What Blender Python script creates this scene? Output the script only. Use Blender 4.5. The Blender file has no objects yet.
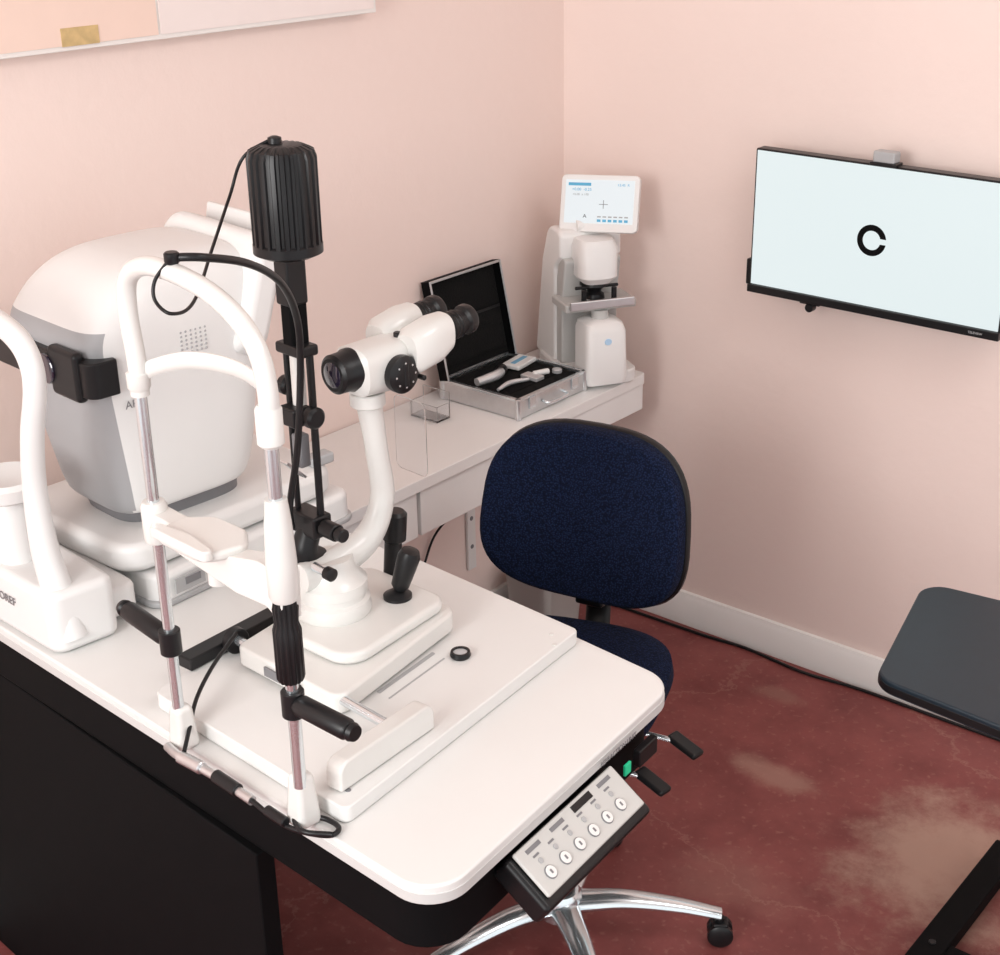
import bpy, bmesh, math, random
from mathutils import Vector, Matrix
random.seed(3)
S=bpy.context.scene
S.view_settings.view_transform='Standard'
COL=S.collection
# ---------------------------------------------------------------- materials
MATS={}
def mat(name,col,rough=.45,metal=0,var=0.0,scale=20,bump=0,bscale=200,emit=0,trans=0,coat=0,ior=1.45,spec=None,ecol=None):
    if name in MATS: return MATS[name]
    m=bpy.data.materials.new(name);m.use_nodes=True
    nt=m.node_tree;b=nt.nodes['Principled BSDF'];L=nt.links
    b.inputs['Roughness'].default_value=rough;b.inputs['Metallic'].default_value=metal
    b.inputs['IOR'].default_value=ior
    if spec is not None: b.inputs['Specular IOR Level'].default_value=spec
    c=(*col,1);b.inputs['Base Color'].default_value=c
    tc=nt.nodes.new('ShaderNodeTexCoord')
    if var>0:
        n=nt.nodes.new('ShaderNodeTexNoise');n.inputs['Scale'].default_value=scale;n.inputs['Detail'].default_value=4
        L.new(tc.outputs['Object'],n.inputs['Vector'])
        mx=nt.nodes.new('ShaderNodeMix');mx.data_type='RGBA'
        mx.inputs[6].default_value=tuple(max(0,x*(1-var)) for x in col)+(1,)
        mx.inputs[7].default_value=tuple(min(1,x*(1+var)) for x in col)+(1,)
        L.new(n.outputs['Fac'],mx.inputs[0]);L.new(mx.outputs[2],b.inputs['Base Color'])
    if bump>0:
        n2=nt.nodes.new('ShaderNodeTexNoise');n2.inputs['Scale'].default_value=bscale;n2.inputs['Detail'].default_value=3
        L.new(tc.outputs['Object'],n2.inputs['Vector'])
        bp=nt.nodes.new('ShaderNodeBump');bp.inputs['Strength'].default_value=bump;bp.inputs['Distance'].default_value=.004
        L.new(n2.outputs['Fac'],bp.inputs['Height']);L.new(bp.outputs['Normal'],b.inputs['Normal'])
    if emit>0:
        b.inputs['Emission Color'].default_value=(*(ecol or col),1);b.inputs['Emission Strength'].default_value=emit
    if trans>0: b.inputs['Transmission Weight'].default_value=trans
    if coat>0: b.inputs['Coat Weight'].default_value=coat
    MATS[name]=m;return m
WHITE=mat('white_plastic',(.78,.78,.765),.35,var=.02,scale=8)
LAM=mat('white_laminate',(.735,.735,.72),.3,var=.015,scale=6)
SLW=mat('cream_enamel',(.70,.695,.67),.28,var=.02,scale=12,coat=.4)
ARW=mat('refractor_white',(.76,.76,.75),.35,var=.015)
ARG=mat('refractor_grey',(.36,.365,.375),.42,var=.03)
GREY=mat('light_grey_plastic',(.40,.405,.41),.4,var=.03)
MGREY=mat('mid_grey_plastic',(.19,.19,.20),.45,var=.04)
BLK=mat('black_plastic',(.008,.008,.009),.36,var=.2,spec=.4)
BLKM=mat('black_matte',(.003,.003,.0035),.7,var=.2,spec=.12)
CHR=mat('chrome',(.74,.80,.83),.2,.9,var=.03)
ALU=mat('brushed_aluminium',(.66,.67,.68),.35,1,var=.08,scale=60)
FOAM=mat('black_foam',(.007,.007,.007),.95,bump=.8,bscale=220,spec=.2)
LENS=mat('lens_glass',(.02,.015,.03),.04,coat=1)
def fabric():
    m=bpy.data.materials.new('navy_fabric');m.use_nodes=True;nt=m.node_tree;b=nt.nodes['Principled BSDF'];L=nt.links
    tc=nt.nodes.new('ShaderNodeTexCoord');v=nt.nodes.new('ShaderNodeTexVoronoi');v.inputs['Scale'].default_value=260
    L.new(tc.outputs['Object'],v.inputs['Vector'])
    r=nt.nodes.new('ShaderNodeValToRGB');r.color_ramp.elements[0].color=(.013,.024,.070,1);r.color_ramp.elements[0].position=.1
    r.color_ramp.elements[1].color=(.003,.006,.019,1);r.color_ramp.elements[1].position=.6
    L.new(v.outputs['Distance'],r.inputs[0]);L.new(r.outputs[0],b.inputs['Base Color'])
    bp=nt.nodes.new('ShaderNodeBump');bp.inputs['Strength'].default_value=.6;bp.inputs['Distance'].default_value=.002
    L.new(v.outputs['Distance'],bp.inputs['Height']);L.new(bp.outputs[0],b.inputs['Normal'])
    b.inputs['Roughness'].default_value=.95;b.inputs['Specular IOR Level'].default_value=.15
    return m
NAVY=fabric()
# ---------------------------------------------------------------- builders
def empty(name,loc=(0,0,0),rz=0):
    e=bpy.data.objects.new(name,None);e.empty_display_size=.05;e.location=loc;e.rotation_euler=(0,0,rz);COL.objects.link(e);return e
def finish(name,bm,m,parent,bev=0,seg=3,smooth=True,loc=None,rot=None,recalc=True):
    if recalc: bmesh.ops.recalc_face_normals(bm,faces=bm.faces[:])
    me=bpy.data.meshes.new(name);bm.to_mesh(me);bm.free()
    o=bpy.data.objects.new(name,me);COL.objects.link(o)
    for mm in (m if isinstance(m,list) else [m]): me.materials.append(mm)
    if parent: o.parent=parent
    if loc: o.location=loc
    if rot: o.rotation_euler=rot
    if bev>0:
        md=o.modifiers.new('bevel','BEVEL');md.width=bev;md.segments=seg;md.limit_method='ANGLE';md.angle_limit=math.radians(38);md.harden_normals=True
    if smooth:
        for p in me.polygons:p.use_smooth=True
    if smooth and bev==0:
        try: me.set_sharp_from_angle(angle=math.radians(38))
        except Exception: pass
    return o
def box(name,c,s,m,parent=None,bev=.003,seg=3,rot=None,taper=None):
    bm=bmesh.new();bmesh.ops.create_cube(bm,size=1)
    for v in bm.verts:
        tx=ty=1
        if taper and v.co.z>0: tx,ty=taper
        v.co=Vector((v.co.x*s[0]*tx,v.co.y*s[1]*ty,v.co.z*s[2]))
    return finish(name,bm,m,parent,bev,seg,True,c,rot)
def rpoly(pts,r,seg=7):
    out=[];n=len(pts)
    for i in range(n):
        p=Vector(pts[i]);a=Vector(pts[i-1]);b=Vector(pts[(i+1)%n])
        ri=r[i] if isinstance(r,(list,tuple)) else r
        if ri<=0: out.append(tuple(p));continue
        da=(a-p).normalized();db=(b-p).normalized()
        ang=da.angle(db);t=min(ri/math.tan(ang/2),(a-p).length*.49,(b-p).length*.49);ri=t*math.tan(ang/2)
        c=p+(da+db).normalized()*(ri/math.sin(ang/2))
        s=p+da*t-c;e=p+db*t-c
        a0=math.atan2(s.y,s.x);a1=math.atan2(e.y,e.x);d=a1-a0
        while d>math.pi:d-=2*math.pi
        while d<-math.pi:d+=2*math.pi
        for k in range(seg+1):
            q=a0+d*k/seg;out.append((c.x+ri*math.cos(q),c.y+ri*math.sin(q)))
    return out
def prism(name,pts,w0,w1,m,parent=None,axis='z',bev=.002,seg=2,loc=None,rot=None):
    bm=bmesh.new()
    def P(u,v,w): return {'z':(u,v,w),'x':(w,u,v),'y':(u,w,v)}[axis]
    A=[bm.verts.new(P(u,v,w0)) for u,v in pts];B=[bm.verts.new(P(u,v,w1)) for u,v in pts]
    bm.faces.new(A);bm.faces.new(B)
    n=len(pts)
    for i in range(n): bm.faces.new((A[i],A[(i+1)%n],B[(i+1)%n],B[i]))
    return finish(name,bm,m,parent,bev,seg,True,loc,rot)
def frame_for(d):
    d=Vector(d).normalized();u=Vector((0,0,1)) if abs(d.z)<.95 else Vector((1,0,0))
    x=u.cross(d).normalized();y=d.cross(x);return x,y,d
def lathe(name,prof,c,d,m,parent=None,n=32,fins=0,fd=0.0):
    x,y,z=frame_for(d);c=Vector(c);bm=bmesh.new();rings=[]
    for r,h in prof:
        ring=[]
        for i in range(n):
            a=2*math.pi*i/n;rr=r
            if fins and r>fd*2: rr=r-(fd if (i*fins*2//n)%2 else 0)
            ring.append(bm.verts.new(c+z*h+(x*math.cos(a)+y*math.sin(a))*max(rr,1e-5)))
        rings.append(ring)
    for A,B in zip(rings,rings[1:]):
        for i in range(n): bm.faces.new((A[i],A[(i+1)%n],B[(i+1)%n],B[i]))
    bm.faces.new(rings[0]);bm.faces.new(rings[-1])
    return finish(name,bm,m,parent,0,smooth=True)
def cyl(name,p1,p2,r,m,parent=None,r2=None,n=28,ch=.0015):
    p1=Vector(p1);p2=Vector(p2);L=(p2-p1).length;r2=r if r2 is None else r2;ch=min(ch,r*.3,L*.3)
    return lathe(name,[(r-ch,0),(r,ch),(r2,L-ch),(r2-ch,L)],p1,p2-p1,m,parent,n)
def crom(P,k=8):
    P=[Vector(p) for p in P];Q=[P[0]*2-P[1]]+P+[P[-1]*2-P[-2]];out=[]
    for i in range(1,len(Q)-2):
        a,b,c,d=Q[i-1:i+3]
        for j in range(k):
            t=j/k;out.append(.5*((2*b)+(c-a)*t+(2*a-5*b+4*c-d)*t*t+(3*b-a-3*c+d)*t**3))
    out.append(P[-1]);return out
def tube(name,P,r,m,parent=None,n=14,k=8,flat=None,up=(0,0,1)):
    C=crom(P,k)
    if isinstance(r,(list,tuple)):
        rr=[v.x for v in crom([Vector((q,0,0)) for q in r],k)]
        if len(rr)<len(C): rr+= [rr[-1]]*(len(C)-len(rr))
    else: rr=[r]*len(C)
    bm=bmesh.new();rings=[];X=None
    for i,c in enumerate(C):
        t=(C[min(i+1,len(C)-1)]-C[max(i-1,0)]).normalized()
        if X is None:
            u=Vector(up)
            if abs(u.dot(t))>.95:u=Vector((0,1,0)) if abs(t.y)<.9 else Vector((1,0,0))
            X=u.cross(t).normalized()
        X=(X-t*X.dot(t)).normalized();Y=t.cross(X)
        fa,fb=flat or (1,1)
        rings.append([bm.verts.new(c+(X*math.cos(2*math.pi*j/n)*fa+Y*math.sin(2*math.pi*j/n)*fb)*rr[i]) for j in range(n)])
    for A,B in zip(rings,rings[1:]):
        for i in range(n): bm.faces.new((A[i],A[(i+1)%n],B[(i+1)%n],B[i]))
    bm.faces.new(rings[0]);bm.faces.new(rings[-1])
    return finish(name,bm,m,parent,0)
def loft(name,secs,m,parent=None,n=64,fmat=None,axis='z',loc=None,rot=None):
    bm=bmesh.new();rings=[]
    def P(a,b,h): return {'z':(a,b,h),'x':(h,a,b),'y':(a,h,b)}[axis]
    for h,cx,cy,hx,hy,e in secs:
        ring=[]
        for i in range(n):
            t=2*math.pi*i/n;c=math.cos(t);s=math.sin(t)
            ring.append(bm.verts.new(P(cx+hx*math.copysign(abs(c)**(2/e),c),cy+hy*math.copysign(abs(s)**(2/e),s),h)))
        rings.append(ring)
    for A,B in zip(rings,rings[1:]):
        for i in range(n): bm.faces.new((A[i],A[(i+1)%n],B[(i+1)%n],B[i]))
    bm.faces.new(rings[0]);bm.faces.new(rings[-1])
    bmesh.ops.recalc_face_normals(bm,faces=bm.faces[:]);bm.normal_update()
    if fmat:
        for f in bm.faces: f.material_index=fmat(f)
    return finish(name,bm,m,parent,0,loc=loc,rot=rot,recalc=False)
def interp(secs,k=4):
    V=[Vector(s[:3]) for s in secs];W=[Vector(s[3:]) for s in secs]
    return [(*a,*b) for a,b in zip(crom(V,k),crom(W,k))]
def text(name,s,size,loc,rot,m,parent):
    cu=bpy.data.curves.new(name,'FONT');cu.body=s;cu.size=size;cu.align_x='CENTER';cu.extrude=.0003
    o=bpy.data.objects.new(name,cu);COL.objects.link(o);o.location=loc;o.rotation_euler=rot;cu.materials.append(m);o.parent=parent;return o
# ---------------------------------------------------------------- camera
f=1470.;p=math.atan(645/f);a=math.radians(37.7)
sp,cp,sa,ca=math.sin(p),math.cos(p),math.sin(a),math.cos(a)
F=Vector((-sa*cp,ca*cp,-sp));R=Vector((ca,sa,0));U=Vector((-sa*sp,ca*sp,cp))
cd=bpy.data.cameras.new('camera');cam=bpy.data.objects.new('camera',cd);COL.objects.link(cam)
cd.sensor_width=36;cd.lens=36*f/1000;cd.shift_x=-.06;cd.clip_start=.05
cam.matrix_world=Matrix(((R.x,U.x,-F.x,2.274),(R.y,U.y,-F.y,-2.958),(R.z,U.z,-F.z,1.95),(0,0,0,1)))
S.camera=cam
# ---------------------------------------------------------------- room
def wallmat(name,c1,c2):
    m=mat(name,c1,.75,bump=.25,bscale=35)
    nt=m.node_tree;b=nt.nodes['Principled BSDF'];n=nt.nodes.new('ShaderNodeTexNoise');n.inputs['Scale'].default_value=2.2;n.inputs['Detail'].default_value=5
    tc=nt.nodes.new('ShaderNodeTexCoord');nt.links.new(tc.outputs['Object'],n.inputs['Vector'])
    mx=nt.nodes.new('ShaderNodeMix');mx.data_type='RGBA';mx.inputs[6].default_value=(*c1,1);mx.inputs[7].default_value=(*c2,1)
    nt.links.new(n.outputs['Fac'],mx.inputs[0]);nt.links.new(mx.outputs[2],b.inputs['Base Color']);return m
PINK=wallmat('pink_wall_paint',(.83,.68,.625),(.855,.71,.655))
H=2.75;XR=4.4;YN=-5.0
box('wall_left',(-.05,YN/2,H/2),(.1,-YN,H),PINK,bev=0)
box('wall_back',(XR/2-.05,.05,H/2),(XR+.1,.1,H),PINK,bev=0)
box('ceiling',(XR/2,YN/2,H+.05),(XR,-YN,.1),mat('ceiling_paint',(.85,.84,.82),.8,var=.02),bev=0)
TRIM=mat('white_trim_paint',(.84,.82,.79),.4,var=.02)
def baseb(name,along,L):
    pr=[(0,0),(.016,0),(.016,.075),(.011,.083),(.009,.092),(0,.094)]
    if along=='x': prism(name,[(-u-.0005,v) for u,v in pr],0,L,TRIM,axis='x',bev=0)
    else: prism(name,[(u+.0005,v) for u,v in pr],-L,-.018,TRIM,axis='y',bev=0)
baseb('baseboard_back','x',XR);baseb('baseboard_left','y',-YN)
def floormat():
    m=bpy.data.materials.new('stained_red_concrete');m.use_nodes=True;nt=m.node_tree;b=nt.nodes['Principled BSDF'];L=nt.links
    N=nt.nodes.new
    geo=N('ShaderNodeNewGeometry')
    n1=N('ShaderNodeTexNoise');n1.inputs['Scale'].default_value=5;n1.inputs['Detail'].default_value=8;n1.inputs['Roughness'].default_value=.65
    L.new(geo.outputs['Position'],n1.inputs['Vector'])
    r1=N('ShaderNodeValToRGB');e=r1.color_ramp.elements
    e[0].position=.3;e[0].color=(.155,.031,.030,1);e[1].position=.72;e[1].color=(.265,.070,.064,1)
    L.new(n1.outputs['Fac'],r1.inputs[0])
    n2=N('ShaderNodeTexNoise');n2.inputs['Scale'].default_value=60;n2.inputs['Detail'].default_value=4
    L.new(geo.outputs['Position'],n2.inputs['Vector'])
    r2=N('ShaderNodeValToRGB');r2.color_ramp.elements[0].position=.58;r2.color_ramp.elements[1].position=.74
    L.new(n2.outputs['Fac'],r2.inputs[0])
    mx=N('ShaderNodeMix');mx.data_type='RGBA';mx.inputs[7].default_value=(.38,.19,.15,1)
    sc_=N('ShaderNodeMath');sc_.operation='MULTIPLY';sc_.inputs[1].default_value=.38
    L.new(r2.outputs[0],sc_.inputs[0]);L.new(sc_.outputs[0],mx.inputs[0]);L.new(r1.outputs[0],mx.inputs[6])
    last=mx.outputs[2]
    n3=N('ShaderNodeTexNoise');n3.inputs['Scale'].default_value=5.5;n3.inputs['Detail'].default_value=12;n3.inputs['Roughness'].default_value=.7
    L.new(geo.outputs['Position'],n3.inputs['Vector'])
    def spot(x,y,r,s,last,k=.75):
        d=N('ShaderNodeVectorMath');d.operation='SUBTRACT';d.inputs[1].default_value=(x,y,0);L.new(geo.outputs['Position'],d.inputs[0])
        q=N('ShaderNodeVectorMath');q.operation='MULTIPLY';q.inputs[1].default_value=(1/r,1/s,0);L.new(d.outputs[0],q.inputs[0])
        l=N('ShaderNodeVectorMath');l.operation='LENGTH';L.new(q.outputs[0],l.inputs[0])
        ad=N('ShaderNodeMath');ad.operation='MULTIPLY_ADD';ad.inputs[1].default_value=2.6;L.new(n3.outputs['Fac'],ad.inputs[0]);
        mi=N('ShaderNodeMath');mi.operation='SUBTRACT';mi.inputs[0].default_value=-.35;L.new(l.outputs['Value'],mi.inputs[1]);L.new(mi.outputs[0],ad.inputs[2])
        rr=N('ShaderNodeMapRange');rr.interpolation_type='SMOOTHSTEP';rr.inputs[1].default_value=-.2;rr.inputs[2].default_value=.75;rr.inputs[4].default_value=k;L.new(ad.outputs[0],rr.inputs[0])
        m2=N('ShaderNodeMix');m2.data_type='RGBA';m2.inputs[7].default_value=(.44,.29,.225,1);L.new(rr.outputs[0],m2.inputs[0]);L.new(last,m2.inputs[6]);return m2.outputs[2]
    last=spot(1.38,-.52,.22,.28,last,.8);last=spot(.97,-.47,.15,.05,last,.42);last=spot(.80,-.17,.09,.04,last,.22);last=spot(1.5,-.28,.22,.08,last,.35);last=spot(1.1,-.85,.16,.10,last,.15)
    v=N('ShaderNodeTexVoronoi');v.feature='DISTANCE_TO_EDGE';v.inputs['Scale'].default_value=.9
    wn=N('ShaderNodeVectorMath');wn.operation='MULTIPLY_ADD';wn.inputs[1].default_value=(.35,.35,0);L.new(n1.outputs['Color'],wn.inputs[0]);L.new(geo.outputs['Position'],wn.inputs[2]);L.new(wn.outputs[0],v.inputs['Vector'])
    r3=N('ShaderNodeMapRange');r3.inputs[1].default_value=0;r3.inputs[2].default_value=.004;r3.inputs[3].default_value=.25;r3.inputs[4].default_value=0;L.new(v.outputs['Distance'],r3.inputs[0])
    m3=N('ShaderNodeMix');m3.data_type='RGBA';m3.inputs[7].default_value=(.42,.25,.2,1);L.new(r3.outputs[0],m3.inputs[0]);L.new(last,m3.inputs[6])
    L.new(m3.outputs[2],b.inputs['Base Color']);b.inputs['Roughness'].default_value=.55
    bp=N('ShaderNodeBump');bp.inputs['Strength'].default_value=.15;bp.inputs['Distance'].default_value=.003;L.new(n2.outputs['Fac'],bp.inputs['Height']);L.new(bp.outputs[0],b.inputs['Normal'])
    return m
box('floor',(XR/2,YN/2,-.05),(XR+.2,-YN+.2,.1),floormat(),bev=0)
# wall art
g=empty('wall_art',(0,-1.235,1.9))
CAN=mat('canvas_white',(.82,.79,.76),.7,bump=.2,bscale=400)
box('canvas',(.02,-.05,.06),(.036,1.20,.70),CAN,g,.002)
box('painted_peach_field',(.0395,-.328,.064),(.002,.644,.690),mat('peach_paint',(.84,.65,.56),.7,var=.03),g,0)
box('painted_blush_field',(.0395,.270,.064),(.002,.541,.690),mat('blush_paint',(.84,.75,.72),.7,var=.02),g,0)
box('painted_ochre_patch',(.041,-.170,-.267),(.002,.075,.030),mat('ochre_paint',(.58,.42,.20),.7,var=.35,scale=50),g,0)
# ---------------------------------------------------------------- television
g=empty('wall_television',(.911,-.1,1.148))
box('housing',(.004,.02,0),(.604,.035,.324),BLK,g,.004)
box('bottom_bezel',(.004,.0,-.156),(.604,.014,.018),BLK,g,.002)
box('screen',(.004,.0015,.006),(.592,.003,.304),mat('lit_screen',(.05,.05,.05),.25,emit=.90,ecol=(.82,.92,.93)),g,0)
def ring_c(name,r0,r1,gap,m,parent,y):
    bm=bmesh.new();n=48;A=[];B=[]
    for i in range(n+1):
        a0=math.asin(gap/r0);a1=math.asin(gap/r1)
        t=a0+(2*math.pi-2*a0)*i/n;t1=a1+(2*math.pi-2*a1)*i/n
        A.append((r0*math.cos(t),r0*math.sin(t)));B.append((r1*math.cos(t1),r1*math.sin(t1)))
    vs=[[bm.verts.new((q[0],y+dy,q[1])) for q in Z] for Z in (A,B) for dy in (0,.001)]
    A0,A1,B0,B1=vs
    for i in range(n):
        bm.faces.new((A0[i],A0[i+1],B0[i+1],B0[i]));bm.faces.new((A1[i],A1[i+1],B1[i+1],B1[i]))
    return finish(name,bm,m,parent,0)
ring_c('optotype_c',.0210,.0340,.006,BLKM,g,-.0015)
box('wall_mount',(0,.065,0),(.2,.055,.15),BLKM,g,.003)
box('webcam',(.012,.012,.179),(.05,.03,.024),GREY,g,.004)
box('webcam_foot',(.012,.012,.164),(.06,.035,.008),BLK,g,.002)
box('side_clip',(-.306,.03,-.125),(.018,.03,.06),BLK,g,.003)
cyl('ir_sensor',(-.14,.0,-.178),(-.14,.02,-.178),.010,BLK,g)
box('sensor_bar',(-.14,.012,-.166),(.05,.02,.01),BLK,g,.002)
text('badge','TELEVIEW',.007,(.255,-.0075,-.158),(math.pi/2,0,0),GREY,g)
# ---------------------------------------------------------------- wall counter
g=empty('wall_counter',(0,-1,.72))
CW=mat('counter_white',(.79,.78,.765),.3,var=.015)
y0=.905
prism('counter_top',rpoly([(.003,-.32),(.003,y0),(.332,y0),(.34,-.32)],[0,0,.012,0]),-.028,0,CW,g,bev=.002)
prism('end_shelf_box',rpoly([(.003,.50),(.003,y0-.002),(.329,y0-.002),(.329,.62),(.27,.50)],[0,0,.01,.08,.02]),-.095,-.0285,CW,g,bev=.002)
for i in range(2):
    ya=.49-i*.41
    box('drawer_front_%d'%i,(.315,ya-.205,-.085),(.018,.40,.105),CW,g,.002)
box('drawer_carcass',(.155,.085,-.083),(.30,.80,.105),CW,g,.001)
box('bracket_strip',(.006,.60,-.36),(.008,.03,.33),CW,g,.001)
box('bracket_arm',(.13,.60,-.104),(.25,.03,.012),CW,g,.001)
for i in range(3): cyl('bracket_hole_%d'%i,(.0095,.60,-.30-i*.08),(.0112,.60,-.30-i*.08),.006,MGREY,g)
tube('drop_cable',[(.20,.52,-.14),(.12,.50,-.24),(.02,.46,-.36),(.012,.40,-.46),(.012,.30,-.54)],.003,BLK,g)
# ---------------------------------------------------------------- lensmeter
g=empty('lensmeter',(.196,-.170,.7205),math.radians(58));g.scale=(1.1,1.1,1.0)
LM=mat('lensmeter_white',(.78,.77,.755),.35,var=.01)
LMG=mat('cheek_grey',(.48,.475,.46),.4)
prism('base',rpoly([(-.085,-.12),(.085,-.12),(.08,.10),(-.08,.10)],.03),0,.035,LM,g,bev=.006,seg=3)
prism('rear_column',rpoly([(.13,.02),(.085,.27),(.045,.365),(-.035,.365),(-.035,.30),(.0,.27),(.0,.02)],[.01,.03,.04,.02,.01,.02,0]),-.072,.072,LM,g,axis='x',bev=.012,seg=4)
prism('side_cheek',rpoly([(.02,.03),(.005,.24),(-.01,.30),(-.05,.30),(-.03,.19),(-.03,.03)],[.005,.03,.02,.01,.02,.005]),-.066,.066,LMG,g,axis='x',bev=.006)
loft('optic_head',[(.245,0,-.055,.030,.034,3.5),(.262,0,-.055,.044,.048,3.5),(.33,0,-.05,.046,.05,3.5),(.350,0,-.045,.040,.045,3),(.353,0,-.04,.02,.02,2)],LM,g)
lathe('head_nose',[(.030,0),(.032,.010),(.018,.02),(.012,.032)],(0,-.055,.247),(0,0,-1),BLK,g)
box('lens_stage',(0,-.055,.195),(.165,.09,.020),LMG,g,.004)
box('lens_rest_bar',(0,-.105,.203),(.15,.008,.022),ALU,g,.003)
lathe('lens_support',[(.022,0),(.02,.012),(.010,.02)],(0,-.06,.204),(0,0,1),BLK,g)
cyl('marker_arm',(-.05,-.07,.235),(.05,-.07,.235),.004,BLK,g)
cyl('marker_pin',(.035,-.085,.205),(.035,-.085,.235),.006,BLK,g);cyl('marker_pin_b',(-.035,-.085,.205),(-.035,-.085,.235),.006,BLK,g)
loft('lower_cup',[(.012,0,-.100,.046,.042,6),(.03,0,-.100,.049,.046,6),(.14,0,-.095,.047,.045,6),(.158,0,-.092,.043,.040,5),(.166,0,-.09,.03,.028,4)],LM,g,n=80)
lathe('cup_neck',[(.02,0),(.018,.02)],(0,-.09,.165),(0,0,1),LMG,g)
cyl('cup_button',(0,-.1405,.12),(0,-.1430,.12),.008,mat('pale_blue_button',(.45,.65,.85),.4),g)
e2=empty('tablet',(.018,-.035,.425));e2.parent=g;e2.rotation_euler=(math.radians(-20),math.radians(-2),math.radians(-36))
prism('tablet_shell',rpoly([(-.087,-.067),(.087,-.067),(.087,.067),(-.087,.067)],.012),0,.016,LM,e2,axis='y',bev=.003)
box('tablet_screen',(0,-.0008,.004),(.152,.002,.101),mat('tablet_lcd',(.1,.1,.1),.3,emit=.85,ecol=(.82,.88,.91)),e2,0)
UI=mat('ui_blue',(.10,.42,.66),.4)
box('tablet_reading_row',(-.045,-.0022,.044),(.05,.001,.007),UI,e2,0)
text('tablet_text_a','+0.00  -0.25',.009,(-.040,-.0022,.029),(math.pi/2,0,0),UI,e2)
text('tablet_text_c','+0.00  x 180',.007,(-.042,-.0022,.018),(math.pi/2,0,0),GREY,e2)
text('tablet_text_b','12:45  R',.008,(.052,-.0022,.041),(math.pi/2,0,0),UI,e2)
box('tablet_target_h',(.01,-.0022,-.002),(.020,.001,.0012),MGREY,e2,0);box('tablet_target_v',(.01,-.0022,-.002),(.0012,.001,.020),MGREY,e2,0)
text('tablet_symbol','A',.012,(-.03,-.0022,-.034),(math.pi/2,0,0),BLK,e2)
for i in range(6):
    box('tablet_icon_%d'%i,(.002+i*.012,-.0022,-.040),(.008,.001,.006),UI,e2,0)
    box('tablet_icon_line_%d'%i,(.002+i*.012,-.0022,-.031),(.008,.001,.003),GREY,e2,0)
cyl('tablet_hinge',(-.03,-.02,.372),(.03,-.02,.372),.014,LM,g)
# ---------------------------------------------------------------- instrument case
g=empty('instrument_case',(.170,-.415,.7205))
hx,hy=.115,.125
for n_,c_,s_ in (('side_front',(hx,0,.024),(.006,2*hy,.046)),('side_hinge',(-hx,0,.024),(.006,2*hy,.046)),('side_left',(0,-hy,.024),(2*hx,.006,.046)),('side_right',(0,hy,.024),(2*hx,.006,.046))):
    box(n_,c_,s_,ALU,g,.002)
for i,(sx,sy) in enumerate(((1,1),(1,-1),(-1,1),(-1,-1))):
    cyl('corner_guard_%d'%i,(sx*hx,sy*hy,.0),(sx*hx,sy*hy,.05),.008,ALU,g)
box('rim_front',(hx,0,.047),(.010,2*hy,.006),CHR,g,.001);box('rim_left',(0,-hy,.047),(2*hx,.010,.006),CHR,g,.001)
box('rim_right',(0,hy,.047),(2*hx,.010,.006),CHR,g,.001);box('rim_hinge',(-hx,0,.047),(.010,2*hy,.006),CHR,g,.001)
box('foam_insert',(0,0,.022),(2*hx-.008,2*hy-.008,.040),FOAM,g,.002)
for i,yy in enumerate((-.08,.08)):
    box('latch_%d'%i,(hx+.005,yy,.032),(.006,.024,.028),CHR,g,.001)
tube('carry_handle',[(hx+.004,-.04,.024),(hx+.018,-.036,.02),(hx+.02,0,.018),(hx+.018,.036,.02),(hx+.004,.04,.024)],.004,CHR,g)
SIL=mat('satin_steel',(.66,.67,.68),.3,.5,var=.05)
tube('scope_handle',[(-.03,-.100,.052),(-.02,-.04,.055),(-.035,.0,.053)],[.010,.012,.009],SIL,g)
lathe('scope_head',[(.008,0),(.014,.008),(.014,.026),(.008,.034)],(-.03,-.02,.052),(-.4,1,.1),BLK,g)
tube('probe',[(.035,-.10,.048),(.03,-.05,.050),(.045,.00,.048)],[.004,.006,.004],SIL,g)
box('battery_pack',(-.045,.075,.050),(.05,.085,.012),WHITE,g,.004,rot=(0,0,.15))
box('battery_label',(-.045,.075,.0565),(.012,.06,.001),mat('label_blue',(.15,.4,.6),.4),g,0,rot=(0,0,.15))
cyl('spare_tip',(.035,.03,.050),(.05,.07,.050),.007,WHITE,g);cyl('spare_lens',(.06,.09,.042),(.06,.09,.052),.012,SIL,g)
box('tip_block',(.04,.02,.047),(.05,.03,.010),SIL,g,.002)
box('cut_out',(.03,-.0,.0425),(.07,.19,.001),BLKM,g,0)
lid=empty('lid',(-hx+.018,-.008,.05));lid.parent=g;lid.rotation_euler=(0,math.radians(-12),0)
LH=.236
box('lid_shell',(-.018,0,LH/2),(.008,2*hy,LH),ALU,lid,.002)
box('lid_lining',(-.012,0,LH/2),(.006,2*hy-.014,LH-.014),FOAM,lid,.002)
for n_,c_,s_ in (('lid_top',(-.005,0,LH-.003),(.026,2*hy,.006)),('lid_left',(-.005,-hy,LH/2),(.026,.006,LH)),('lid_right',(-.005,hy,LH/2),(.026,.006,LH))):
    box(n_,c_,s_,BLKM,lid,.001)
for n_,c_,s_ in (('lid_rim_top',(.009,0,LH-.003),(.003,2*hy,.006)),('lid_rim_left',(.009,-hy,LH/2),(.003,.005,LH)),('lid_rim_right',(.009,hy,LH/2),(.003,.005,LH))):
    box(n_,c_,s_,ALU,lid,.001)
box('lid_pocket',(-.006,0,.078),(.006,2*hy-.03,.10),FOAM,lid,.003)
box('lid_pocket_hem',(-.0025,0,.128),(.002,2*hy-.03,.006),BLK,lid,.0008)
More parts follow.
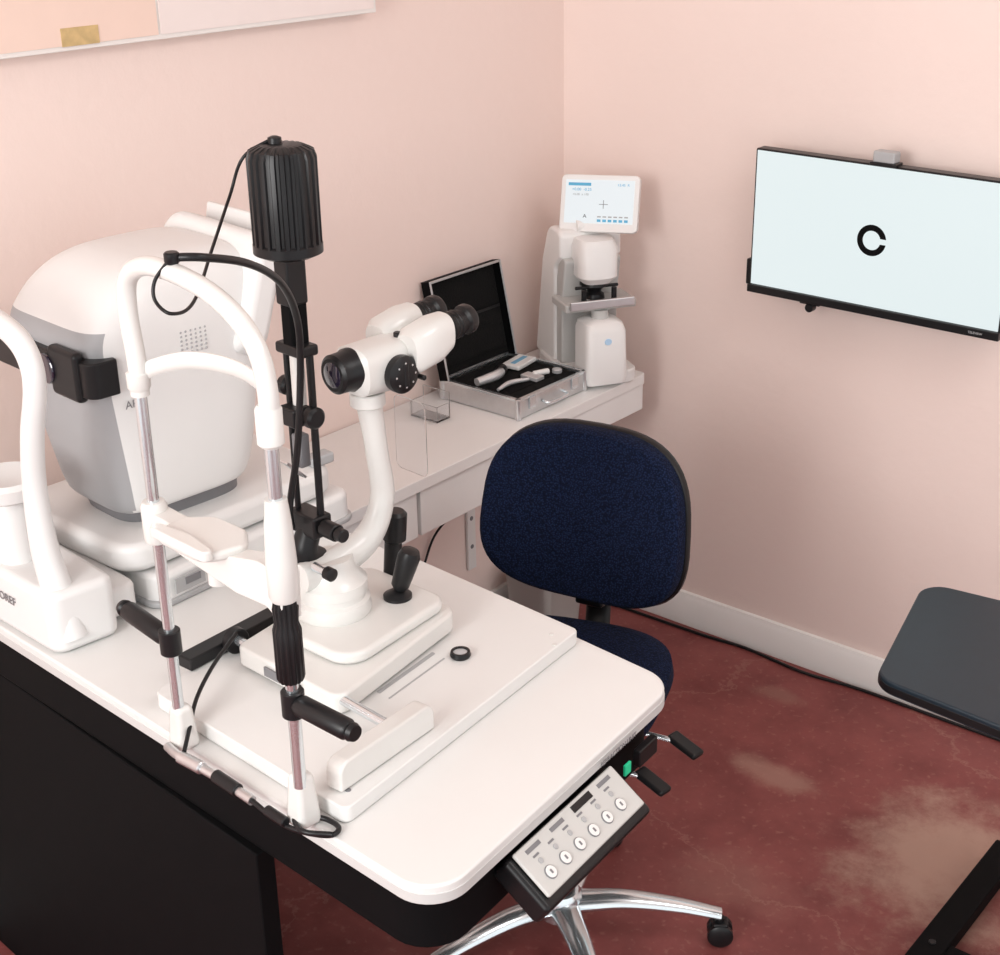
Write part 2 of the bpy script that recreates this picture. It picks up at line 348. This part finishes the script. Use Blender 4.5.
# acrylic holder
g=empty('acrylic_card_holder',(.115,-.650,.7205))
ACR=mat('clear_acrylic',(.96,.97,.98),.04,trans=1,ior=1.25)
box('foot',(0,0,.003),(.08,.045,.004),ACR,g,.001);box('back',(0,.021,.035),(.08,.003,.060),ACR,g,.001);box('front_lip',(0,-.021,.022),(.08,.003,.034),ACR,g,.001)
box('side_a',(-.039,0,.022),(.003,.04,.034),ACR,g,.001);box('side_b',(.039,0,.022),(.003,.04,.034),ACR,g,.001)
# ---------------------------------------------------------------- waste bin
g=empty('waste_bin',(.13,-.25,0))
loft('bin_shell',[(.001,0,0,.07,.075,5),(.17,0,0,.08,.088,5),(.175,0,0,.084,.092,5),(.175,0,0,.076,.084,5),(.01,0,0,.066,.07,5)],mat('bin_grey',(.42,.40,.38),.5,var=.05),g)
# floor cable
g=empty('floor_power_cable',(0,0,0))
tube('cable',[(.12,-.05,.005),(.3,-.045,.005),(.5,-.04,.005),(.62,-.030,.005),(.8,-.045,.005),(.95,-.03,.005),(1.2,-.03,.005),(1.6,-.03,.005)],.004,BLK,g)
# ---------------------------------------------------------------- office chair
CX,CY=.905,-1.185
g=empty('office_chair',(CX,CY,0),math.radians(20))
SZ=.065;DX,DY=-.0235,.067
loft('seat_cushion',[(z+SZ,-.02+DX,.04+DY,hx_,hy_,e) for z,hx_,hy_,e in ((.405,.17,.16,3),(.41,.20,.195,3),(.435,.210,.205,3),(.46,.206,.201,3),(.472,.18,.175,3),(.476,.12,.11,2.6))],NAVY,g)
loft('seat_pan',[(.385+SZ,-.02+DX,.04+DY,.14,.13,3),(.395+SZ,-.02+DX,.04+DY,.19,.18,3),(.408+SZ,-.02+DX,.04+DY,.195,.185,3)],BLK,g)
box('tilt_mechanism',(DX*.5,.02+DY*.6,.365+SZ),(.12,.22,.045),BLK,g,.008)
cyl('gas_lift_sleeve',(0,0,.10),(0,0,.26),.028,BLK,g);cyl('gas_lift_rod',(0,0,.25),(0,0,.35+SZ),.014,CHR,g)
lathe('hub',[(.03,0),(.042,.008),(.042,.05),(.034,.062)],(0,0,.055),(0,0,1),CHR,g)
for i in range(5):
    an=math.radians(15)+i*2*math.pi/5
    d=Vector((math.cos(an),math.sin(an),0))
    tube('base_arm_%d'%(i+1),[d*.03+Vector((0,0,.088)),d*.12+Vector((0,0,.096)),d*.22+Vector((0,0,.086)),d*.305+Vector((0,0,.068))],[.024,.020,.016,.013],CHR,g,flat=(1.2,.75))
    c=d*.305;t=Vector((-d.y,d.x,0))
    cyl('caster_stem_%d'%(i+1),c+Vector((0,0,.042)),c+Vector((0,0,.062)),.008,BLK,g)
    for s_ in (-1,1):
        lathe('caster_wheel_%d_%d'%(i+1,s_+1),[(.018,0),(.0245,.003),(.0245,.013),(.018,.018)],c+t*s_*.004+Vector((0,0,.0255)),t*s_,BLK,g)
    box('caster_hood_%d'%(i+1),c+Vector((0,0,.046)),(.03,.03,.012),BLK,g,.004,rot=(0,0,an))
bk=empty('backrest',(-.038+DX+.014,.285+DY-.005,.742));bk.parent=g;bk.rotation_euler=(math.radians(-9),0,math.radians(-9))
def curved_pad(name,hw,hh,y0,th,m,parent,e=3.0,bend=.035):
    bm=bmesh.new();n=56;K=[(0.0,1.0),(-.5,1.0),(-.8,.985),(-.97,.95),(-1,.90),(-1,.55),(-1.0,.25)]
    rings=[]
    def V(sc,yy):
        r=[]
        for i in range(n):
            t=2*math.pi*i/n;c=math.cos(t);s=math.sin(t)
            x=hw*sc*math.copysign(abs(c)**(2/e),c);z=hh*sc*math.copysign(abs(s)**(2/e),s)
            x*=1-.06*(z/hh)
            r.append(bm.verts.new((x,y0+yy*th-bend*(x/hw)**2,z)))
        return r
    for yy,sc in K: rings.append(V(sc,yy))
    for A,B in zip(rings,rings[1:]):
        for i in range(n): bm.faces.new((A[i],A[(i+1)%n],B[(i+1)%n],B[i]))
    bm.faces.new(rings[-1])
    b0=V(.5,0);A=rings[0]
    for i in range(n): bm.faces.new((A[i],A[(i+1)%n],b0[(i+1)%n],b0[i]))
    bm.faces.new(b0)
    return finish(name,bm,m,parent,0)
curved_pad('back_cushion',.210,.171,0,.040,NAVY,bk)
curved_pad('back_shell',.215,.176,.016,.018,BLK,bk)
box('back_bracket',(0,.03,-.12),(.06,.025,.16),BLK,bk,.006)
tube('back_upright',[(-.045,.385,.66),(-.045,.395,.58),(-.04,.37,.48),(-.02,.25,.43),(0,.10,.425)],[.02,.02,.02,.02,.02],BLK,g,flat=(1.3,.5))
for i,(yy,zz,ll) in enumerate(((.05+DY,.425,.11),(-.05+DY,.405,.07))):
    cyl('lever_rod_%d'%(i+1),(.04,yy,zz),(.09+ll*.9,yy,zz-.015),.005,CHR,g)
    box('lever_paddle_%d'%(i+1),(.105+ll*.9,yy,zz-.02),(.070,.032,.013),BLK,g,.006,rot=(0,math.radians(14),math.radians(-25)))
# ---------------------------------------------------------------- side table
g=empty('adjustable_side_table',(1.715,-.84,0))
q=[(1.43,-1.035),(1.35,-.68),(1.98,-.60),(2.06,-1.08)]
prism('table_top',rpoly([(x-1.72,y+.85) for x,y in q],.045),.675,.70,mat('slate_top',(.010,.021,.031),.38,var=.15,scale=40),g,bev=.004,seg=3)
prism('edge_band',rpoly([((x-1.72)*1.004,(y+.85)*1.004) for x,y in q],.045),.679,.692,BLK,g,bev=.001)
box('column_outer',(0.07,0.10,.25),(.07,.05,.42),BLKM,g,.004);box('column_inner',(0.07,0.10,.56),(.055,.035,.232),BLK,g,.003)
box('foot_bar',(-.215,.08,.035),(.055,.62,.035),BLKM,g,.004);box('cross_bar',(-.05,.02,.03),(.33,.05,.028),BLKM,g,.004);box('cross_bar_b',(.07,.06,.03),(.05,.12,.028),BLKM,g,.004)
box('foot_bar_far',(.30,.08,.035),(.055,.62,.035),BLKM,g,.004);box('cross_bar_far',(.18,.02,.03),(.20,.05,.028),BLKM,g,.004)
for i,(xx,yy) in enumerate(((-.215,.35),(-.215,-.19),(.30,.35),(.30,-.19))): cyl('glide_%d'%i,(xx,yy,0),(xx,yy,.018),.02,BLK,g)
cyl('bar_bolt',(-.215,.02,.052),(-.215,.02,.055),.007,BLK,g)
# ================================================================ instrument table (T frame)
TO=(1.129,-1.918,0);TR=math.radians(-4.8)
g=empty('instrument_table',TO,TR)
TL=-1.095
top=rpoly([(TL,-.045),(.187,-.022),(.092,.553),(TL+.04,.56)],[.02,.055,.06,.02],10)
prism('table_top',top,.772,.80,LAM,g,bev=.004,seg=3)
prism('edge_banding',rpoly([(TL-.001,-.0457),(.1877,-.0227),(.0927,.5537),(TL+.04-.001,.5607)],[.02,.055,.06,.02],10),.7725,.788,mat('edge_grey',(.58,.58,.57),.4),g,bev=.001)
prism('apron',rpoly([(TL+.005,-.03),(.165,-.008),(.075,.53),(TL+.045,.54)],[.02,.06,.06,.02]),.680,.7718,BLKM,g,bev=.004)
box('modesty_panel',(-.63,-.010,.34),(.92,.03,.68),BLKM,g,.003)
box('lift_column',(-.98,.27,.345),(.14,.20,.69),BLKM,g,.006)
box('foot',(-.98,.27,.025),(.18,.45,.045),BLKM,g,.01)
kp=empty('control_panel',(.170,.252,.741));kp.parent=g;kp.rotation_euler=(0,math.radians(36),math.radians(9))
box('panel_housing',(0.006,0,-.020),(.086,.258,.040),BLK,kp,.008)
box('panel_face',(0,0,.004),(.070,.236,.006),mat('panel_grey',(.56,.56,.54),.4),kp,.003)
for i in range(6):
    yy=-.090+i*.034
    cyl('button_%d'%i,(.013,yy,.007),(.013,yy,.0086),.0095,MGREY,kp);cyl('button_cap_%d'%i,(.013,yy,.0086),(.013,yy,.0095),.0083,WHITE,kp)
    box('button_icon_%d'%i,(.013,yy,.0098),(.006,.003,.0006),MGREY,kp,0)
    cyl('small_key_%d'%i,(-.006,yy,.007),(-.006,yy,.0085),.004,GREY,kp)
    box('indicator_%d'%i,(-.015,yy,.0073),(.003,.012,.0006),MGREY,kp,0)
for i,w in enumerate((-.085,-.03,.085)): box('printed_label_%d'%i,(-.025,w,.0073),(.006,.030,.0006),MGREY,kp,0)
box('display_strip',(-.025,.03,.0073),(.010,.045,.0010),BLK,kp,0)
box('panel_neck',(.10,.245,.715),(.10,.12,.05),BLKM,g,.005)
box('power_switch',(.112,.46,.735),(.012,.05,.028),BLK,g,.002,rot=(0,0,math.radians(9)))
box('switch_light',(.124,.405,.738),(.004,.016,.018),mat('green_led',(.02,.5,.25),.3,emit=.25),g,.001,rot=(0,0,math.radians(9)))
text('edge_label','REFRACTION UNIT',.011,(.1245,.385,.777),(math.pi/2,0,math.radians(99)),MGREY,g)
# ================================================================ slit lamp
g=empty('slit_lamp',TO,TR)
prism('base_plate',rpoly([(0,0),(-.089,.54),(-.50,.535),(-.42,-.005)],[.012,.012,.02,.02]),.8005,.825,LAM,g,bev=.003)
prism('plate_slot',rpoly([(-.205,.34),(-.198,.34),(-.175,.21),(-.182,.21)],.002),.8252,.8256,GREY,g,bev=0)
prism('plate_slot_b',rpoly([(-.180,.34),(-.177,.34),(-.154,.21),(-.157,.21)],.001),.8252,.8256,GREY,g,bev=0)
for i,(xx,yy) in enumerate(((-.03,.03),(-.085,.48),(-.11,.50))): cyl('plate_screw_%d'%i,(xx,yy,.8245),(xx,yy,.8262),.004,SLW if i else MGREY,g)
prism('rail_cover_right',rpoly([(-.005,.826),(.180,.826),(.180,.868),(-.005,.868)],[.004,.004,.018,.018]),-.014,.014,SLW,g,axis='x',bev=.006,seg=3,loc=(-.043,.022,0),rot=(0,0,math.radians(7)))
box('rail_rack_left',(-.445,.15,.836),(.030,.18,.02),BLK,g,.003,rot=(0,0,math.radians(6)))
cyl('rack_axle',(-.42,.14,.850),(-.07,.14,.850),.0075,CHR,g)
cyl('rack_wheel',(-.425,.14,.848),(-.41,.14,.848),.020,BLK,g)
prism('stage_lower',rpoly([(-.385,.118),(-.160,.125),(-.225,.415),(-.44,.40)],[.015,.02,.03,.03]),.829,.862,SLW,g,bev=.006,seg=3)
prism('stage_upper',rpoly([(-.375,.17),(-.20,.18),(-.236,.405),(-.42,.395)],[.03,.04,.03,.03]),.862,.882,SLW,g,bev=.008,seg=4)
box('stage_label',(-.30,.118,.846),(.035,.003,.014),MGREY,g,0,rot=(0,0,math.radians(2)))
box('stage_label_black',(-.25,.1195,.846),(.025,.003,.014),BLK,g,0,rot=(0,0,math.radians(2)))
PX,PY=-.335,.262
lathe('turret',[(.056,0),(.058,.006),(.056,.022),(.050,.026),(.050,.034),(.053,.036),(.053,.052),(.046,.058),(.036,.075),(.033,.09)],(PX,PY,.882),(0,0,1),SLW,g,n=48)
lathe('joystick_boot',[(.022,0),(.022,.005),(.014,.010),(.008,.014)],(-.292,.352,.882),(0,0,1),BLK,g)
lathe('joystick_grip',[(.006,0),(.008,.008),(.014,.016),(.0165,.05),(.0175,.068),(.014,.078),(.006,.080)],(-.292,.352,.888),(.26,.18,1),BLK,g)
lathe('height_knob',[(.012,0),(.0185,.006),(.018,.050),(.013,.055)],(-.368,.415,.928),(.08,.05,1),BLK,g)
cyl('height_knob_post',(-.372,.410,.862),(-.370,.415,.930),.014,BLK,g)
tube('microscope_arm',[(PX,.205,.955),(PX,.27,.955),(PX,.335,.975),(PX,.368,1.03),(PX,.362,1.11),(PX,.350,1.205)],[.020,.022,.020,.017,.0155,.018],SLW,g,n=20,flat=(1.0,1.15))
cyl('arm_cap',(PX,.350,1.185),(PX,.350,1.206),.026,SLW,g)
hx0=PX+.005
loft('microscope_body',[(.310,hx0,1.247,.024,.024,2.5),(.322,hx0,1.245,.037,.036,3),(.40,hx0,1.243,.040,.038,3.4),(.425,hx0,1.250,.036,.034,3)],SLW,g,axis='y')
lathe('objective_barrel',[(.024,0),(.029,.004),(.0295,.026),(.032,.030),(.032,.036)],(hx0,.284,1.249),(0,1,0),BLK,g,n=40)
lathe('objective_lens',[(.021,0),(.018,.002),(.001,.004)],(hx0,.2855,1.249),(0,-1,0),LENS,g)
lathe('magnification_knob',[(.027,0),(.028,.004),(.028,.014),(.022,.018),(.012,.019)],(hx0+.036,.375,1.238),(1,0,0),BLK,g,n=40)
lathe('magnification_knob_far',[(.027,0),(.028,.004),(.028,.014),(.022,.018)],(hx0-.036,.375,1.238),(-1,0,0),BLK,g)
box('knob_pointer',(hx0+.0545,.375,1.238),(.004,.008,.034),BLK,g,.002)
for i in range(8):
    an=i*math.pi/4
    cyl('knob_mark_%d'%i,(hx0+.0535,.375+.018*math.cos(an),1.238+.018*math.sin(an)),(hx0+.0548,.375+.018*math.cos(an),1.238+.018*math.sin(an)),.0016,ALU,g)
for s_,nm in ((1,'right'),(-1,'left')):
    ox=hx0+s_*.034
    loft('prism_housing_'+nm,[(.395,ox,1.262,.022,.026,3),(.405,ox,1.264,.028,.033,3),(.445,ox,1.272,.029,.034,3),(.468,ox,1.278,.026,.029,2.6),(.472,ox,1.279,.02,.02,2)],SLW,g,axis='y')
    b0=Vector((ox,.465,1.280));d=Vector((0,1,.12)).normalized()
    lathe('eyepiece_'+nm,[(.017,0),(.017,.006),(.0205,.008),(.0205,.032),(.018,.034),(.018,.040),(.0225,.044),(.0225,.054),(.020,.058),(.014,.058),(.012,.052)],b0,d,BLK,g,n=36)
    for k_ in range(3): lathe('eyepiece_groove_%s_%d'%(nm,k_),[(.0205,0),(.0216,.001),(.0216,.004),(.0205,.005)],b0+d*(.011+k_*.007),d,BLK,g,n=36)
box('prism_bridge',(hx0,.432,1.262),(.06,.04,.04),SLW,g,.008)
cyl('filter_knob',(hx0+.01,.40,1.280),(hx0+.01,.40,1.288),.006,BLK,g)
cyl('yellow_filter_pin',(hx0+.03,.41,1.225),(hx0+.055,.41,1.225),.004,BLK,g)
prism('breath_shield',rpoly([(.0,0),(.07,0),(.07,.12),(0,.12)],.012),0,.002,ACR,g,axis='y',loc=(PX-.03,.425,1.055),rot=(0,0,0))
# illumination tower
TX,TY=-.350,.240
lathe('lamp_housing',[(.020,0),(.043,.004),(.0465,.008),(.0465,.126),(.043,.136),(.030,.142),(.012,.143)],(TX,TY,1.434),(0,0,1),BLK,g,n=160,fins=22,fd=.003)
lathe('lamp_collar',[(.034,0),(.047,.006),(.047,.018),(.040,.024)],(TX,TY,1.427),(0,0,1),BLK,g,n=40)
lathe('lamp_socket',[(.010,0),(.009,.010),(.004,.012)],(TX-.012,TY,1.574),(0,0,1),BLK,g)
box('lamp_neck',(TX,TY,1.395),(.030,.034,.07),BLK,g,.004)
box('lamp_neck_plate',(TX+.002,TY,1.34),(.022,.030,.09),BLKM,g,.003)
box('tower_crosshead',(TX+.002,TY,1.297),(.056,.034,.016),BLK,g,.004)
cyl('tower_rod_left',(TX-.018,TY-.004,1.03),(TX-.018,TY-.004,1.30),.0045,BLK,g)
cyl('tower_rod_right',(TX+.024,TY+.004,1.03),(TX+.024,TY+.004,1.30),.0055,BLK,g)
cyl('slit_tube',(TX,TY,1.21),(TX,TY,1.29),.010,SLW,g)
box('slit_aperture',(TX,TY-.01,1.20),(.036,.032,.028),BLK,g,.004)
lathe('slit_width_knob',[(.012,0),(.016,.004),(.016,.016),(.012,.02)],(TX+.018,TY,1.20),(1,0,0),BLK,g)
lathe('slit_height_knob',[(.010,0),(.014,.004),(.014,.014),(.010,.018)],(TX-.02,TY,1.235),(-1,0,0),BLK,g)
box('prism_mount',(TX,TY-.004,1.145),(.020,.018,.05),MGREY,g,.003)
box('mirror',(TX,TY-.02,1.12),(.016,.004,.045),ALU,g,.001,rot=(math.radians(45),0,0))
box('tower_foot_block',(TX+.003,TY,1.032),(.060,.034,.034),BLK,g,.004)
cyl('tilt_knob',(TX+.035,TY,1.032),(TX+.065,TY,1.032),.013,BLK,g)
cyl('tilt_knob_end',(TX+.065,TY,1.032),(TX+.080,TY,1.032),.010,BLK,g)
tube('tower_arm',[(TX,TY,1.02),(TX,TY-.012,.985),(TX,TY+.01,.965)],[.018,.02,.02],BLK,g)
cyl('centering_screw',(TX+.03,TY-.02,.975),(TX+.06,TY-.02,.975),.007,CHR,g)
lathe('centering_screw_head',[(.010,0),(.010,.012),(.006,.014)],(TX+.06,TY-.02,.975),(1,0,0),BLK,g)
cyl('side_handle',(TX-.03,TY-.02,.955),(TX-.075,TY-.02,.955),.010,BLK,g)
# ---- chin rest frame
YC=-.036;XL,XRt=-.303,-.040
box('foot_block_left',(XL,YC+.003,.833),(.034,.034,.066),SLW,g,.008,taper=(.75,.75))
box('foot_block_right',(XRt-.006,YC+.006,.838),(.036,.036,.076),SLW,g,.008,taper=(.72,.72))
cyl('post_left',(XL,YC,.85),(XL,YC,1.335),.0078,CHR,g)
cyl('post_right',(XRt,YC,.86),(XRt,YC,1.335),.0082,CHR,g)
for nm,x0,s_,zz,dd in (('left',XL,-1,.968,(-1,-.02,.10)),('right',XRt,1,.985,(1,.05,0))):
    cyl('handle_clamp_'+nm,(x0,YC,zz-.020),(x0,YC,zz+.016),.0145,BLK,g)
    lathe('grip_'+nm,[(.009,0),(.012,.012),(.0135,.016),(.0135,.095),(.010,.10),(.012,.104),(.010,.110)],(x0,YC,zz),dd,BLK,g)
lathe('height_wheel',[(.0145,0),(.0175,.006),(.0175,.07),(.0145,.08),(.016,.1),(.013,.115)],(XRt,YC,1.015),(0,0,1),BLK,g,n=60,fins=15,fd=.0015)
lathe('sleeve_right',[(.015,0),(.018,.006),(.0185,.05),(.016,.10),(.013,.13)],(XRt,YC,1.125),(0,0,1),SLW,g)
lathe('sleeve_left',[(.015,0),(.017,.006),(.017,.05),(.014,.056)],(XL,YC,1.115),(0,0,1),SLW,g)
prism('chin_carrier',rpoly([(-.305,1.128),(-.215,1.118),(-.12,1.108),(-.060,1.112),(-.032,1.095),(-.028,1.165),(-.075,1.168),(-.13,1.155),(-.215,1.158),(-.305,1.160)],[.004,.02,.02,.02,.004,.006,.02,.02,.02,.004]),YC-.012,YC+.018,SLW,g,axis='y',bev=.007,seg=4)
prism('chin_pad',rpoly([(-.245,YC-.045),(-.135,YC-.042),(-.125,YC+.015),(-.16,YC+.040),(-.22,YC+.038),(-.250,YC+.010)],[.03,.03,.02,.02,.02,.02]),1.150,1.164,SLW,g,bev=.006,seg=4)
prism('chin_pad_rim',rpoly([(-.247,YC-.046),(-.133,YC-.044),(-.130,YC-.030),(-.19,YC-.022),(-.248,YC-.030)],[.015,.015,.008,.02,.008]),1.156,1.170,SLW,g,bev=.005,seg=3)
lathe('chin_stem',[(.012,0),(.012,.06),(.008,.062)],(-.19,YC+.01,1.09),(0,0,1),SLW,g)
tube('head_arch',[(XL,YC,1.315),(-.302,YC,1.36),(-.308,YC,1.42),(-.300,YC,1.462),(-.265,YC,1.485),(-.21,YC,1.490),(-.14,YC,1.482),(-.085,YC,1.462),(-.050,YC,1.430),(-.038,YC,1.385),(-.040,YC,1.32)],.0118,SLW,g,n=20)
lathe('arch_fitting_left',[(.012,0),(.0145,.004),(.0145,.022),(.012,.024)],(XL,YC,1.322),(0,0,1),SLW,g)
lathe('arch_fitting_right',[(.012,0),(.0155,.004),(.0155,.045),(.012,.05)],(XRt,YC,1.320),(0,0,1),SLW,g)
tube('forehead_band',[(XL,YC,1.338),(-.285,YC+.012,1.352),(-.24,YC+.034,1.366),(-.17,YC+.044,1.372),(-.10,YC+.034,1.371),(-.055,YC+.012,1.362),(XRt,YC,1.355)],[.008,.009,.010,.010,.010,.009,.008],SLW,g,flat=(.55,1.15))
JX=-.200
lathe('fixation_joint',[(.007,0),(.009,.003),(.009,.012),(.007,.014)],(JX,YC-.0,1.500),(0,0,1),BLK,g)
tube('fixation_arm_cable',[(JX-.003,YC,1.507),(-.18,YC+.03,1.505),(-.205,.07,1.478),(-.255,.15,1.430),(-.292,.20,1.37),(-.308,.215,1.30),(-.322,.21,1.17),(-.345,.205,1.07),(-.352,.21,1.03)],.0050,BLK,g)
tube('lamp_power_cable',[(TX-.012,TY,1.584),(-.385,.205,1.560),(-.395,.185,1.51),(-.32,.10,1.470),(-.22,.0,1.443),(-.190,-.05,1.446),(-.212,-.056,1.458),(-.215,-.052,1.480),(JX,-.04,1.505)],.0022,BLK,g)
tube('desk_cable',[(-.31,-.055,.806),(-.27,-.062,.812),(-.20,-.055,.810),(-.12,-.055,.810)],.0065,ALU,g)
tube('desk_cable_loop',[(-.12,-.055,.810),(-.07,-.056,.806),(-.03,-.050,.806),(.005,-.030,.806),(.0,-.012,.806),(-.03,-.014,.806),(-.05,-.040,.812),(-.02,-.052,.812),(.01,-.030,.810)],.0035,BLK,g)
cyl('cable_plug_1',(-.27,-.062,.812),(-.225,-.058,.812),.009,ALU,g);cyl('cable_plug_2',(-.20,-.055,.811),(-.15,-.055,.811),.009,BLK,g);cyl('cable_plug_3',(-.09,-.055,.811),(-.05,-.055,.811),.007,BLK,g)
tube('rack_cable',[(-.40,.13,.87),(-.36,.06,.862),(-.33,.01,.845),(-.29,-.03,.835),(-.265,-.058,.82)],.003,BLK,g)
g=empty('loose_eyepiece_ring',TO,TR)
lathe('ring',[(.010,0),(.0145,0),(.016,.003),(.0145,.009),(.011,.009),(.0105,.004),(.0102,.0005)],(-.165,.36,.8255),(0,0,1),BLK,g,n=36)
lathe('ring_glass',[(.0108,0),(.0108,.001),(.001,.0025)],(-.165,.36,.8315),(0,0,1),mat('pale_glass',(.45,.47,.48),.08,coat=1),g,n=36)
# ================================================================ autorefractor
g=empty('autorefractor',TO,TR)
prism('base_lower',rpoly([(-1.03,.13),(-.655,.160),(-.695,.60),(-1.05,.60)],[.04,.03,.03,.03]),.8005,.858,ARW,g,bev=.012,seg=4)
prism('base_skirt',rpoly([(-1.035,.125),(-.650,.155),(-.69,.605),(-1.055,.605)],[.04,.03,.03,.03]),.8005,.812,GREY,g,bev=.004)
prism('stage',rpoly([(-1.01,.10),(-.675,.125),(-.70,.575),(-1.03,.575)],[.05,.05,.05,.05]),.862,.912,ARW,g,bev=.016,seg=5)
box('base_label',(-.652,.22,.835),(.002,.06,.026),GREY,g,0,rot=(0,0,math.radians(5)))
box('base_label_print',(-.6505,.225,.838),(.002,.03,.012),MGREY,g,0,rot=(0,0,math.radians(5)))
box('base_label_dark',(-.6615,.31,.835),(.002,.04,.022),MGREY,g,0,rot=(0,0,math.radians(5)))
loft('neck',[(.905,-.83,.30,.085,.115,4),(.935,-.83,.295,.088,.118,4),(.95,-.83,.29,.086,.11,4)],MGREY,g)
def bm_idx(f):
    return 1 if (f.normal.y<-.45 and f.calc_center_median().z<1.262) else 0
secs=[(.938,-.820,.282,.088,.110,4.5),(.950,-.822,.285,.106,.128,5),(1.0,-.826,.289,.117,.140,5.5),(1.1,-.830,.289,.128,.153,6),(1.19,-.833,.288,.137,.164,6),(1.24,-.834,.290,.140,.169,6),(1.275,-.834,.300,.137,.161,5.5),(1.305,-.834,.313,.129,.146,5),(1.328,-.834,.325,.115,.122,4.5),(1.342,-.834,.332,.088,.088,4),(1.347,-.834,.332,.045,.045,3)]
loft('measuring_head',interp(secs,4),[ARW,ARG],g,n=128,fmat=bm_idx)
prism('face_band',rpoly([(-.984,.20),(-.984,.110),(-.688,.110),(-.688,.160)],[0,.02,.02,0]),1.165,1.222,BLK,g,bev=.003)
box('measuring_window',(-.755,.113,1.195),(.08,.02,.080),BLK,g,.008)
cyl('objective_window',(-.80,.105,1.195),(-.80,.099,1.195),.024,LENS,g)
for r_ in range(6):
    for c_ in range(6):
        cyl('vent_%d_%d'%(r_,c_),(-.698,.278+c_*.009,1.198+r_*.007),(-.6930,.278+c_*.009,1.198+r_*.007),.0020,GREY,g,n=8)
text('side_print','AR',.018,(-.6960,.180,1.135),(math.pi/2,0,math.pi/2),MGREY,g)
e2=empty('display_pod',(-.80,.435,1.255));e2.parent=g;e2.rotation_euler=(math.radians(-20),0,0)
prism('pod_shell',rpoly([(-.165,-.10),(.130,-.10),(.120,.10),(-.155,.105)],.045),-.035,.022,ARW,e2,axis='y',bev=.018,seg=5)
box('pod_screen',(0,.024,0),(.22,.004,.15),BLK,e2,.002)
box('pod_top_panel',(-.02,.035,.085),(.20,.012,.09),ARW,e2,.004,rot=(math.radians(8),0,0))
loft('pod_arm',[(1.05,-.83,.41,.05,.05,4),(1.26,-.83,.41,.06,.05,4),(1.28,-.83,.41,.04,.04,4)],ARW,g)
box('lock_lever',(-.735,.56,.92),(.03,.05,.02),GREY,g,.005)
prism('chinrest_base',rpoly([(-.985,-.040),(-.640,-.03),(-.635,.08),(-.985,.09)],[.03,.025,.02,.03]),.8008,.905,ARW,g,bev=.014,seg=4)
prism('chinrest_shoulder',rpoly([(-.985,-.02),(-.66,-.01),(-.66,.13),(-.985,.14)],.02),.815,.865,ARW,g,bev=.008)
text('chinrest_print','AUTOREF',.020,(-.785,-.0360,.855),(math.pi/2,0,math.radians(2)),MGREY,g)
tube('patient_arch',[(-.655,.005,.82),(-.668,.003,.88),(-.688,.0,.96),(-.690,-.0,1.06),(-.668,-.002,1.15),(-.645,0,1.22),(-.642,0,1.262),(-.665,0,1.293),(-.72,0,1.310),(-.80,0,1.315),(-.87,0,1.305),(-.93,0,1.28),(-.95,0,1.20),(-.93,0,1.05),(-.95,0,.90)],[.026,.024,.021,.018,.017,.0165,.0165,.017,.017,.017,.017,.017,.016,.018,.024],ARW,g,n=20)
lathe('chin_cup_post',[(.03,0),(.03,.10),(.026,.11)],(-.80,.01,.90),(0,0,1),ARW,g)
lathe('chin_cup',[(.04,0),(.055,.008),(.058,.028),(.052,.036),(.03,.030),(.004,.028)],(-.80,.01,1.01),(0,0,1),ARW,g,n=40)
# ---------------------------------------------------------------- lights
w=bpy.data.worlds.new('world');S.world=w;w.use_nodes=True
w.node_tree.nodes['Background'].inputs[0].default_value=(.98,.99,1,1);w.node_tree.nodes['Background'].inputs[1].default_value=1.28
def area(name,loc,tgt,sx,sy,pw,col=(1,.985,.97)):
    l=bpy.data.lights.new(name,'AREA');l.shape='RECTANGLE';l.size=sx;l.size_y=sy;l.energy=pw;l.color=col
    o=bpy.data.objects.new(name,l);COL.objects.link(o);o.location=loc;o.rotation_euler=(Vector(tgt)-Vector(loc)).to_track_quat('-Z','Y').to_euler();return o
area('ceiling_light_panel',(2.3,-1.1,2.70),(1.9,-.7,0),1.0,1.0,20)
area('window_light',(1.4,-4.6,2.0),(1.5,0,.7),1.3,1.3,72)
